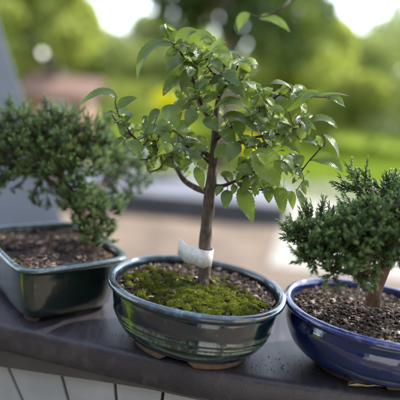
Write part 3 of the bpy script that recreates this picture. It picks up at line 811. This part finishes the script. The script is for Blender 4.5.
blobs3 = [(8,134,D3,17),(30,126,D3,16),(50,128,D3+.005,15),(70,126,D3,14),(90,134,D3,14),(100,148,D3+.01,13),(18,156,D3-.008,18),(44,152,D3-.01,18),(70,150,D3-.01,17),(88,166,D3-.008,15),(60,174,D3-.012,15),
          (4,176,D3-.008,9),(26,176,D3-.01,9),(44,190,D3-.012,8),(80,192,D3-.012,11),(-18,145,D3,24),(-30,170,D3,18),(72,206,D3-.014,11),(88,212,D3-.014,13),(97,228,D3-.016,13),(86,238,D3-.018,9),(106,212,D3-.006,12),(78,192,D3-.01,14),(104,238,D3-.016,8),(8,184,D3-.01,8),(-10,188,D3,9),
          (8,112,D3+.01,7),(44,114,D3+.01,6),(116,150,D3+.08,15),(130,168,D3+.09,15),(122,188,D3+.09,13),(108,200,D3+.07,10),(140,182,D3+.10,10),(108,170,D3+.06,14),(104,128,D3+.06,8),(60,150,D3+.03,22),(25,150,D3+.03,20), (38,204,D3-.012,5)]
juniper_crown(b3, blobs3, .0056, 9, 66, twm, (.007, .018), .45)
twm.build('leaf_stalk', M['bark_twig'], b3)

# ================================================================== curled dry husk beside the blue pot
m = MB(); 
hk = [(348, 386), (356, 385.5), (366, 386), (376, 386.5), (386, 386), (396, 384), (408, 382), (420, 381)]
vs = []; K = 7
for i, (u, v) in enumerate(hk):
    c = Pz(u, v, .0015); w = (.0022, .0036, .0042, .0040, .0037, .0040, .0035, .0012)[i]
    for k in range(K):
        t = k / (K - 1) - .5
        vs.append(c + Vector((.1, 1, 0)).normalized() * (t * 2 * w) + Vector((0, 0, .0012 + 3.0 * w * (t * t) + .0008 * math.sin(i * 2.1 + k))))
nn = len(vs)
vs += [p - Vector((0, 0, .0009)) for p in vs]
fs = []
for i in range(len(hk)-1):
    for k in range(K-1):
        a = i*K+k; fs += [(a, a+1, a+K+1, a+K), (nn+a, nn+a+K, nn+a+K+1, nn+a+1)]
    fs += [(i*K, i*K+K, nn+i*K+K, nn+i*K), (i*K+K-1, nn+i*K+K-1, nn+i*K+2*K-1, i*K+2*K-1)]
m.add(vs, fs)
o = m.build('dry_leaf', M['dry'], None, label='pale brown curled dry leaf lying on the rail against the blue pot', cat='dry leaf')

# soil crumbs dropped on the cap
m = MB(); cr = random.Random(77)
for _ in range(150):
    u0 = cr.choice([60, 110, 130, 262, 285, 300, 320]) + cr.gauss(0, 16); p = Pz(u0, 0.2 * u0 + 318 - abs(cr.gauss(0, 9)) + cr.uniform(-3, 4), 0)
    r = cr.uniform(.0002, .0007)
    if (p - E[len(E)//2]).dot(nb) < .006: continue
    q = [p + Vector((cr.gauss(0, r), cr.gauss(0, r), z_)) for z_ in (.0001, .0001, .0001, .0001 + r * 1.4)]
    m.add(q, [(0,1,2),(0,1,3),(1,2,3),(2,0,3)], cr.uniform(.2, .9))
m.build('soil_crumbs', M['chips'], None, smooth=False, kind='stuff', label='dark soil crumbs scattered on the rail between the pots', cat='crumbs')

# ================================================================== twig hanging in from above
hb = empty('hanging_twig', P(290, -160, .62), 'thin twig with two green leaves hanging in from above at the top of the picture', 'twig')
mb = MB(); DH = .56
cc = catmull([(300,-170,.66,2.2),(298,-60,.62,1.9),(292,-8,.58,1.5),(284,6,DH,1.3),(272,14,DH,1.1),(259,17,DH,.9),(250,14,DH,.7)], 6)
mb.tube([P(q[0], q[1], q[2]) for q in cc], [pxm(q[3], q[2]) for q in cc], 6)
mb.build('stem', M['bark_twig'], hb)
for (bu, bv, tu, tv, w, tone, mu, mv) in ((251,14,238,31,11,.62,242,19), (259,18,290,32,11,.66,275,20)):
    l = MB(); add_leaf(l, P(bu, bv, DH), P(mu, mv, DH - .002), P(tu, tv, DH - .004), pxm(w, DH), (0, -.8, .6), tone, .2)
    l.build('leaf', M['leaf'], hb)
hl = MB()
for (bu, bv, tu, tv) in ((296,-40,280,-22), (298,-60,316,-45), (299,-100,280,-92), (299,-130,318,-118), (300,-160,285,-150)):
    l = MB(); add_leaf(l, P(bu, bv, .61), P((bu+tu)/2, (bv+tv)/2 - 2, .605), P(tu, tv, .60), pxm(11, .61), (0, -.8, .6), .5, .2)
    l.build('leaf', M['leaf'], hb)

# ================================================================== leaning board at the left, added light screens and reflectors
def px_slab(name, quad, d, th, mat, root=None, **kw):
    m = MB(); a = [P(u, v, dd) for (u, v), dd in zip(quad, d)]
    b = [p + Vector((0, th, 0)) for p in a]
    m.add(a + b, [(0,1,2,3),(7,6,5,4),(0,4,5,1),(1,5,6,2),(2,6,7,3),(3,7,4,0)])
    return m.build(name, mat, root, smooth=False, **kw)
GZ = -1.25
m = MB()
t0, t1 = P(-165, -70, 1.25), P(-32, -70, 1.25); q0, q1 = P(-70, 232, 1.12), P(66, 232, 1.12)
d_ = (q0 - t0).normalized(); L_ = (GZ - q0.z) / d_.z; g0 = q0 + d_ * L_
d_ = (q1 - t1).normalized(); L_ = (GZ - q1.z) / d_.z; g1_ = q1 + d_ * L_
th = Vector((-.005, .012, .003))
m.add([t0, t1, g1_, g0] + [p + th for p in (t0, t1, g1_, g0)], [(0,3,2,1),(4,5,6,7),(0,1,5,4),(1,2,6,5),(2,3,7,6),(3,0,4,7)])
m.build('leaning_board', M['lean'], None, smooth=False, label='wide blue-grey painted board leaning out of focus behind the left juniper', cat='board')

sr = empty('sun_screen', (.8, 2.0, GZ), 'unseen slatted screen on two white posts, added to dim the sun on the pots', 'canopy')  # out of view, added only to thin the sun on pots and foliage
roof = MB(); k_ = 0; rj = random.Random(9)
while .62 + k_ * .024 < 2.5:
    x_ = .62 + k_ * .024; k_ += 1
    roof.box((x_, .95, 1.752), (x_ + .0100 + rj.uniform(-.0008, .0008), 2.25, 1.754))
roof.build('sun_screen_slats', M['roof'], sr, smooth=False)
for y0 in (.91, 2.251):
    fr = MB(); fr.box((.60, y0, 1.735), (2.52, y0 + .038, 1.765)); fr.build('beam', M['white'], sr, smooth=False)
for x, y in ((2.42, 2.17), (2.42, 1.03)):
    pm = MB()
    pm.box((x-.03, y-.03, GZ), (x+.03, y+.03, 1.734))
    pm.build('post', M['white'], sr, smooth=False)
hw_ = empty('house_wall', (0, -1.3, GZ), 'dark stained house wall with a pale door behind the camera, added to cut light and reflect in the pots', 'wall')  # unseen wall added to cut light from behind the camera
m = MB(); m.box((-4.2, -1.5, GZ), (3.4, -1.3, 1.9)); m.build('wall', simple('dark_clapboard', (.035, .032, .030), (.055, .050, .046), 3, .8, .1), hw_, smooth=False)
m = MB(); m.box((1.10, -1.297, GZ), (2.30, -1.25, 1.05)); m.build('door', simple('pale_reflector', (.76, .68, .58), (.80, .73, .64), 3, .6, .1), hw_, smooth=False)  # pale door placed for its bright reflection in the pots
m = MB(); m.box((1.0, -1.297, GZ), (1.098, -1.24, 1.15)); m.box((2.302, -1.297, GZ), (2.40, -1.24, 1.15)); m.build('door_frame', M['white'], hw_, smooth=False)
cab = empty('reflector_cabinet', (.2, -1.1, -1.05), 'pale low cabinet added behind the camera to reflect in the blue pot', 'cabinet')  # unseen pale block added to give the blue pot a bright reflection
m = MB(); m.box((-.10, -1.28, -1.045), (.50, -.98, -.12)); m.build('body', simple('cabinet_reflector', (.60, .52, .43), (.70, .62, .52), 4, .6, .1), cab, smooth=False)
for x in (-.09, .205):
    m = MB(); m.box((x, -.979, -1.0), (x + .285, -.955, -.15)); dd_ = m.build('door', M['white'], cab, smooth=False)
    m = MB(); m.box((x + .13, -.954, -.5), (x + .15, -.94, -.38)); m.build('handle', M['black'], dd_, smooth=False)
dk = MB(); dk.box((-2.6, -1.29, -1.20), (3.3, .30, -1.05)); dk.build('deck', M['deck'], None, smooth=False, kind='structure')

# ================================================================== GROUND
m = MB(); m.add([(-120, -120, GZ), (120, -120, GZ), (120, 160, GZ), (-120, 160, GZ)], [(0,1,2,3)]); m.build('ground', M['grass'], None, smooth=False, kind='structure')
def gpx(u, v, z=GZ): return Pz(u, v, z)
def sheet(name, px, z, mat):
    m = MB(); a = [gpx(u, v + .10 * (u - 230), z) for u, v in px]; m.add(a, [tuple(range(len(a)))[::-1]]); return m.build(name, mat, None, smooth=False, kind='structure')
sheet('flower_bed_earth', [(-250, 330), (620, 330), (520, 181), (-200, 181)], GZ + .004, M['mulch'])
sheet('path', [(-260, 188), (620, 188), (460, 171), (-200, 171)], GZ + .008, M['concrete'])
sheet('path', [(268, 262), (420, 262), (520, 186), (292, 186)], GZ + .012, M['concrete'])
# raised blue-grey slab with the shade of its front painted dark
a = [gpx(u, v, GZ) for u, v in ((60, 206), (284, 226), (289, 203), (70, 185))]
m = MB(); up = Vector((0, 0, .25)); bb = [p + up for p in a]
m.add(a + bb, [(3,2,1,0),(4,5,6,7),(0,1,5,4),(1,2,6,5),(2,3,7,6),(3,0,4,7)])
ps = empty('raised_patio', a[0], 'low blue-grey patio slab beyond the pots, the shade on its front painted dark', 'patio')
m.build('slab', M['slab'], ps, smooth=False)
m = MB(); f = Vector((0, -.06, 0)); 
m.add([a[0]+f, a[1]+f, a[1]-Vector((0,.004,0)), a[0]-Vector((0,.004,0))] + [p + Vector((0,0,.245)) for p in (a[0]+f, a[1]+f, a[1]-Vector((0,.004,0)), a[0]-Vector((0,.004,0)))], [(3,2,1,0),(4,5,6,7),(0,1,5,4),(1,2,6,5),(2,3,7,6),(3,0,4,7)])
m.build('shaded_front', M['slab_face'], ps, smooth=False)

# lawn blades
rs = np.random.RandomState(3)
n = 42000
yy = rs.uniform(7.6, 19, n); xx = rs.uniform(-.48, .48, n) * yy + rs.normal(0, .1, n)
bs = np.stack([xx, yy, np.full(n, GZ)], 1); dr = np.stack([rs.normal(0, .3, n), rs.normal(0, .3, n), np.ones(n)], 1); dr /= np.linalg.norm(dr, axis=1, keepdims=True)
V, q, t, tn = needle_mesh(bs, dr, rs.uniform(.04, .10, n), np.full(n, .006), rs.uniform(0, 1, n))
np_object('grass', V, q, t, tn, M['blade'], None, kind='stuff', label='bright sunlit lawn grass beyond the path', cat='grass')

# ------------------------------------------------------------------ leafy things far behind
def leaf_cloud(name, blobs, n, size, mat, root, seedv, **kw):
    rs = np.random.RandomState(seedv)
    w = np.array([b[3] ** 2 for b in blobs], float); w /= w.sum()
    k = rs.choice(len(blobs), n, p=w)
    c = np.array([b[:3] for b in blobs])[k]; r = np.array([b[3] for b in blobs])[k]
    q = rs.normal(size=(n, 3)); q /= np.linalg.norm(q, axis=1, keepdims=True)
    pos = c + q * (r * rs.uniform(.35, 1.08, n) ** .5)[:, None] * np.array([1, 1, .85])
    a = rs.normal(size=(n, 3)); a[:, 2] -= .3; a /= np.linalg.norm(a, axis=1, keepdims=True)
    b = np.cross(a, rs.normal(size=(n, 3))); b /= np.linalg.norm(b, axis=1, keepdims=True)
    s = size * rs.uniform(.6, 1.3, n)[:, None]
    V = np.stack([pos - a * s, pos + b * s * .5, pos + a * s, pos - b * s * .5], 1).reshape(-1, 3)
    Q = np.arange(n * 4).reshape(-1, 4)
    tone = np.repeat(np.clip(rs.normal(.5, .2, n) + (rs.rand(len(blobs))[k] - .5) * .5, 0, 1), 4)
    return np_object(name, V, Q, np.empty((0, 3), int), tone, mat, root, **kw)
def at(u, y, h=0.0):
    """ground position under photo column u at distance y"""
    r = ray(u, 100); p = CAM + r * (y / r.y)
    return Vector((p.x, y, GZ))
def tree(u, y, H, cr, mat, seedv, label, n=3500, trunk_h=None, size=.12, group='garden trees beyond the lawn', nb_=9, spread=1.0):
    rnd = random.Random(seedv); b = at(u, y); root = empty('garden_tree', b, label, 'tree', group)
    th = trunk_h or H * .35
    m = MB(); top = b + Vector((rnd.uniform(-.3, .3), 0, H * .8))
    m.tube([b - Vector((0,0,.05)), b + Vector((.05, 0, th * .5)), b + Vector((.0, 0, th)), top], [H*.035, H*.026, H*.022, H*.006], 10)
    bl = []
    for i in range(nb_):
        a = rnd.uniform(0, 6.28); rr = cr * rnd.uniform(.25, .8) * spread; z = rnd.uniform(th * .9, H - cr * .35)
        c = b + Vector((rr * math.cos(a), rr * math.sin(a), z)); bl.append((c.x, c.y, c.z, cr * rnd.uniform(.3, .5)))
        m.tube([b + Vector((0, 0, th * rnd.uniform(.7, 1.1))), b + Vector((rr*.5*math.cos(a), rr*.5*math.sin(a), (th+z)/2)), c], [H*.014, H*.009, H*.003], 6)
    m.build('trunk', M['bark_bg'], root)
    leaf_cloud('crown', bl, n, size, mat, root, seedv)
def shrub(u, y, r, mat, seedv, label, n=1600, size=.06, h=1.0, group='shrubs along the far edge of the lawn'):
    rnd = random.Random(seedv); b = at(u, y); root = empty('garden_shrub', b, label, 'shrub', group)
    bl = [(b.x + rnd.uniform(-.5, .5) * r, b.y + rnd.uniform(-.4, .4) * r, b.z + r * h * rnd.uniform(.35, .9), r * rnd.uniform(.4, .6)) for _ in range(6)]
    m = MB()
    for q in bl: m.tube([b, Vector(q[:3])], [.025, .01], 6)
    m.build('stem', M['bark_bg'], root)
    leaf_cloud('crown', bl, n, size, mat, root, seedv)
tree(52, 13, 5.2, 1.5, M['crown_lime'], 1, 'lime green tree behind the top of the leaning board', n=4500, trunk_h=1.6)
tree(265, 15, 3.6, 1.8, M['crown_lime'], 2, 'bright lime green tree behind the right side of the middle bonsai', n=6000, trunk_h=1.2)
tree(226, 9.5, 5.0, 1.7, M['crown_dark'], 3, 'dark leafy tree whose canopy hangs over the top centre', n=5200, trunk_h=2.75, nb_=14)
tree(335, 24, 5.0, 2.6, M['crown_mid'], 4, 'mid green tree standing behind the lawn, towards the right edge', n=4000, trunk_h=2)
tree(120, 24, 3.4, 2.2, M['crown_mid'], 5, 'low rounded green tree standing in front of the white house', n=4000, trunk_h=.9)
tree(5, 20, 7, 2.6, M['crown_mid'], 6, 'green tree mostly hidden by the leaning board', n=3500, trunk_h=2)
tree(440, 18, 6, 2.2, M['crown_mid'], 7, 'green tree just outside the right edge', n=3000, trunk_h=1.6)
tree(195, 26, 4.4, 2.6, M['crown_mid'], 8, 'distant green tree straight behind the middle bonsai', n=4000, trunk_h=1.5)
for i, (u, y, H, cr, mt, lb) in enumerate(((30, 17, 7.5, 2.6, 'crown_lime', 'tall lime tree filling the view above the brick shed'), (170, 30, 6.6, 2.6, 'crown_mid', 'tall distant tree left of the middle trunk'),
        (225, 24, 4.0, 2.6, 'crown_lime', 'tall pale tree behind the top of the middle bonsai'), (290, 27, 5.0, 3.0, 'crown_mid', 'tall distant tree right of the middle bonsai'), (330, 19, 5.0, 2.0, 'crown_lime', 'sunlit lime tree over the right of the lawn'),
        (372, 30, 6.3, 2.8, 'crown_mid', 'low wide tree under the sky gap at the right'), (85, 30, 4.6, 2.6, 'crown_lime', 'low lime tree just left of the far white house'), (415, 34, 9.0, 3.0, 'crown_mid', 'tall tree closing the view at the right edge'))):
    tree(u, y, H, cr, M[mt], 60 + i, lb, n=6500, trunk_h=H * .22, nb_=14, size=.16)
labs = ['olive shrub far behind the left juniper', 'olive green shrub right of the brick shed', 'low shrub behind the middle bonsai, left of its trunk', 'shrub straight behind the crown of the middle bonsai',
        'shrub behind the right half of the middle bonsai', 'rounded shrub left of the lawn opening', 'wide shrub above the bright lawn', 'shrub behind the right juniper', 'shrub at the right edge above the lawn', 'pale lime shrub beyond the middle of the lawn']
for i, (u, y, r, mt) in enumerate(((20, 16.5, 1.30, 'crown_mid'), (98, 17.5, 1.17, 'crown_mid'), (135, 18.5, 1.30, 'crown_lime'), (180, 17.5, 1.30, 'crown_mid'), (225, 18.0, 1.30, 'crown_lime'),
                                   (280, 18.5, 1.43, 'crown_mid'), (330, 19.0, 1.56, 'crown_mid'), (380, 18.5, 1.56, 'crown_mid'), (425, 18.5, 1.56, 'crown_lime'), (305, 22.5, 1.82, 'crown_lime'))):
    shrub(u, y, r, M[mt], 30 + i, labs[i])

# ------------------------------------------------------------------ white house and brick shed
def house(name, u, y, w, dpt, hw, hr, wall, roofm, label, cat, wins):
    b = at(u, y); root = empty(name, b, label, cat)
    m = MB(); m.box((b.x-w/2, b.y, b.z), (b.x+w/2, b.y+dpt, b.z+hw))
    # gable ends
    m.add([(b.x-w/2, b.y, b.z+hw), (b.x-w/2, b.y+dpt, b.z+hw), (b.x-w/2, b.y+dpt/2, b.z+hw+hr)], [(0,1,2)])
    m.add([(b.x+w/2, b.y, b.z+hw), (b.x+w/2, b.y+dpt, b.z+hw), (b.x+w/2, b.y+dpt/2, b.z+hw+hr)], [(0,2,1)])
    m.build('wall', wall, root, smooth=False)
    m = MB(); e = .25
    for sgn in (0, 1):
        y0 = b.y - e if sgn == 0 else b.y + dpt + e; z0 = b.z + hw - e * hr / (dpt / 2); ym = b.y + dpt / 2; zm = b.z + hw + hr
        A = [Vector((b.x-w/2-e, y0, z0+.01)), Vector((b.x+w/2+e, y0, z0+.01)), Vector((b.x+w/2+e, ym, zm+.01)), Vector((b.x-w/2-e, ym, zm+.01))]
        Bq = [p + Vector((0, 0, .1)) for p in A]
        m.add(A + Bq, [(0,3,2,1),(4,5,6,7),(0,1,5,4),(1,2,6,5),(2,3,7,6),(3,0,4,7)])
    m.build('roof', roofm, root, smooth=False)
    for (x, z, ww, hh) in wins:
        f = MB(); x0 = b.x + x; z0 = b.z + z
        for bx in ((x0-.06, x0+ww+.06, z0-.06, z0), (x0-.06, x0+ww+.06, z0+hh, z0+hh+.06), (x0-.06, x0, z0, z0+hh), (x0+ww, x0+ww+.06, z0, z0+hh)):
            f.box((bx[0], b.y-.05, bx[2]), (bx[1], b.y-.003, bx[3]))
        fo = f.build('window', M['white'], root, smooth=False)
        g = MB(); g.box((x0+.002, b.y-.03, z0+.002), (x0+ww-.002, b.y-.004, z0+hh-.002)); g.build('pane', M['glass'], fo, smooth=False)
    return root
house('house', 110, 34, 9, 7, 3.2, 1.6, M['siding'], M['shingle'], 'pale blue-white house far behind the left juniper', 'house', ((-3.4, 1, 1.1, 1.2), (-1.2, 1, 1.1, 1.2), (1.6, 1, 1.1, 1.2)))
house('brick_shed', 58, 11.5, 1.25, 1.2, 1.05, .30, M['brick'], simple('rusty_roof', (.15, .085, .065), (.20, .12, .09), 4, .8), 'small red brick shed behind the left juniper', 'shed', ((-.2, .35, .4, .4),))
house('house', 395, 42, 8, 7, 3.0, 1.4, M['siding'], M['shingle'], 'pale house far off above the lawn at the right edge', 'house', ((-2.5, 1, 1.1, 1.2), (.8, 1, 1.1, 1.2)))

# ------------------------------------------------------------------ white table, black trough with yellow flowers
tb = at(165, 6.9)
tr_ = empty('garden_table', tb, 'white garden table behind the leaves of the middle bonsai', 'table')
m = MB(); m.box((tb.x-.42, tb.y-.25, tb.z+.56), (tb.x+.52, tb.y+.25, tb.z+.60)); m.build('tabletop', M['white'], tr_, smooth=False)
for sx in (-.38, .46):
    for sy in (-.21, .21):
        m = MB(); m.box((tb.x+sx-.02, tb.y+sy-.02, tb.z+.008), (tb.x+sx+.02, tb.y+sy+.02, tb.z+.559)); m.build('leg', M['white'], tr_, smooth=False)
tg = empty('planter', (tb.x, tb.y, tb.z+.601), 'long black trough of yellow flowers standing on the white table', 'planter')
m = MB(); m.box((tb.x-.18, tb.y-.11, tb.z+.601), (tb.x+.42, tb.y+.11, tb.z+.74)); m.build('trough', M['black'], tg, smooth=False)
bl = [(tb.x-.02, tb.y, tb.z+1.30, .16), (tb.x+.10, tb.y, tb.z+1.28, .15), (tb.x+.30, tb.y, tb.z+1.0, .10)]
leaf_cloud('flowers', bl, 900, .028, M['yellow'], tg, 51)
leaf_cloud('leaves', [(tb.x+x, tb.y, tb.z+.86+z, .13) for x, z in ((-.08, 0), (.04, 0), (.16, 0), (.28, 0), (.36, 0), (0, .2), (.12, .2))], 1200, .035, M['crown_lime'], tg, 52)
yb = at(255, 8.6); yt = empty('flowering_shrub', yb, 'low shrub of yellow flowers behind the right branch of the middle bonsai', 'shrub')
leaf_cloud('leaves', [(yb.x, yb.y, yb.z+.3, .32), (yb.x+.25, yb.y, yb.z+.3, .25)], 1500, .04, M['crown_lime'], yt, 54)
leaf_cloud('flowers', [(yb.x, yb.y-.05, yb.z+.62, .20), (yb.x+.2, yb.y-.05, yb.z+.52, .14)], 900, .035, M['yellow'], yt, 55)
m = MB(); m.tube([yb, yb + Vector((0, 0, .5))], [.02, .008], 6); m.build('stem', M['bark_bg'], yt)

# ================================================================== WORLD, SUN, CAMERA
SUN_EL, SUN_AZ = R(42), R(55)        # azimuth from +Y (away from the camera) towards +X
w = bpy.data.worlds.new('World'); sc.world = w; w.use_nodes = True
nt = w.node_tree; bg = nt.nodes['Background']
sky = nt.nodes.new('ShaderNodeTexSky'); sky.sky_type = 'NISHITA'; sky.sun_disc = False
sky.sun_elevation = SUN_EL; sky.sun_rotation = SUN_AZ; sky.air_density = 1.0; sky.dust_density = .6
hs = nt.nodes.new('ShaderNodeHueSaturation'); hs.inputs['Saturation'].default_value = .55
nt.links.new(sky.outputs[0], hs.inputs['Color']); nt.links.new(hs.outputs[0], bg.inputs['Color']); bg.inputs['Strength'].default_value = .13
sd = bpy.data.lights.new('sun', 'SUN'); sd.energy = 2.2; sd.angle = R(.5); sd.color = (1, .95, .87)
so = bpy.data.objects.new('sun', sd); COL.objects.link(so)
sdir = Vector((math.sin(SUN_AZ) * math.cos(SUN_EL), math.cos(SUN_AZ) * math.cos(SUN_EL), math.sin(SUN_EL)))
so.rotation_euler = (-sdir).to_track_quat('-Z', 'Y').to_euler(); so.location = sdir * 20

cd = bpy.data.cameras.new('camera'); co = bpy.data.objects.new('camera', cd); COL.objects.link(co)
co.matrix_world = Matrix(((RT.x, UP.x, -FW.x, CAM.x), (RT.y, UP.y, -FW.y, CAM.y), (RT.z, UP.z, -FW.z, CAM.z), (0, 0, 0, 1)))
cd.sensor_width = 36; cd.lens = F / 400 * 36; cd.clip_start = .02; cd.clip_end = 600
cd.dof.use_dof = True; cd.dof.focus_distance = .466; cd.dof.aperture_fstop = 2.6
sc.camera = co

sc.render.engine = 'CYCLES'
sc.cycles.use_denoising = True
sc.cycles.max_bounces = 8; sc.cycles.diffuse_bounces = 4; sc.cycles.glossy_bounces = 3; sc.cycles.transmission_bounces = 4
sc.cycles.caustics_reflective = False; sc.cycles.caustics_refractive = False
sc.cycles.sample_clamp_indirect = 6
sc.view_settings.view_transform = 'Standard'; sc.view_settings.look = 'None'; sc.view_settings.gamma = 1
sc.view_settings.use_curve_mapping = False
sc.view_settings.exposure = 2.38
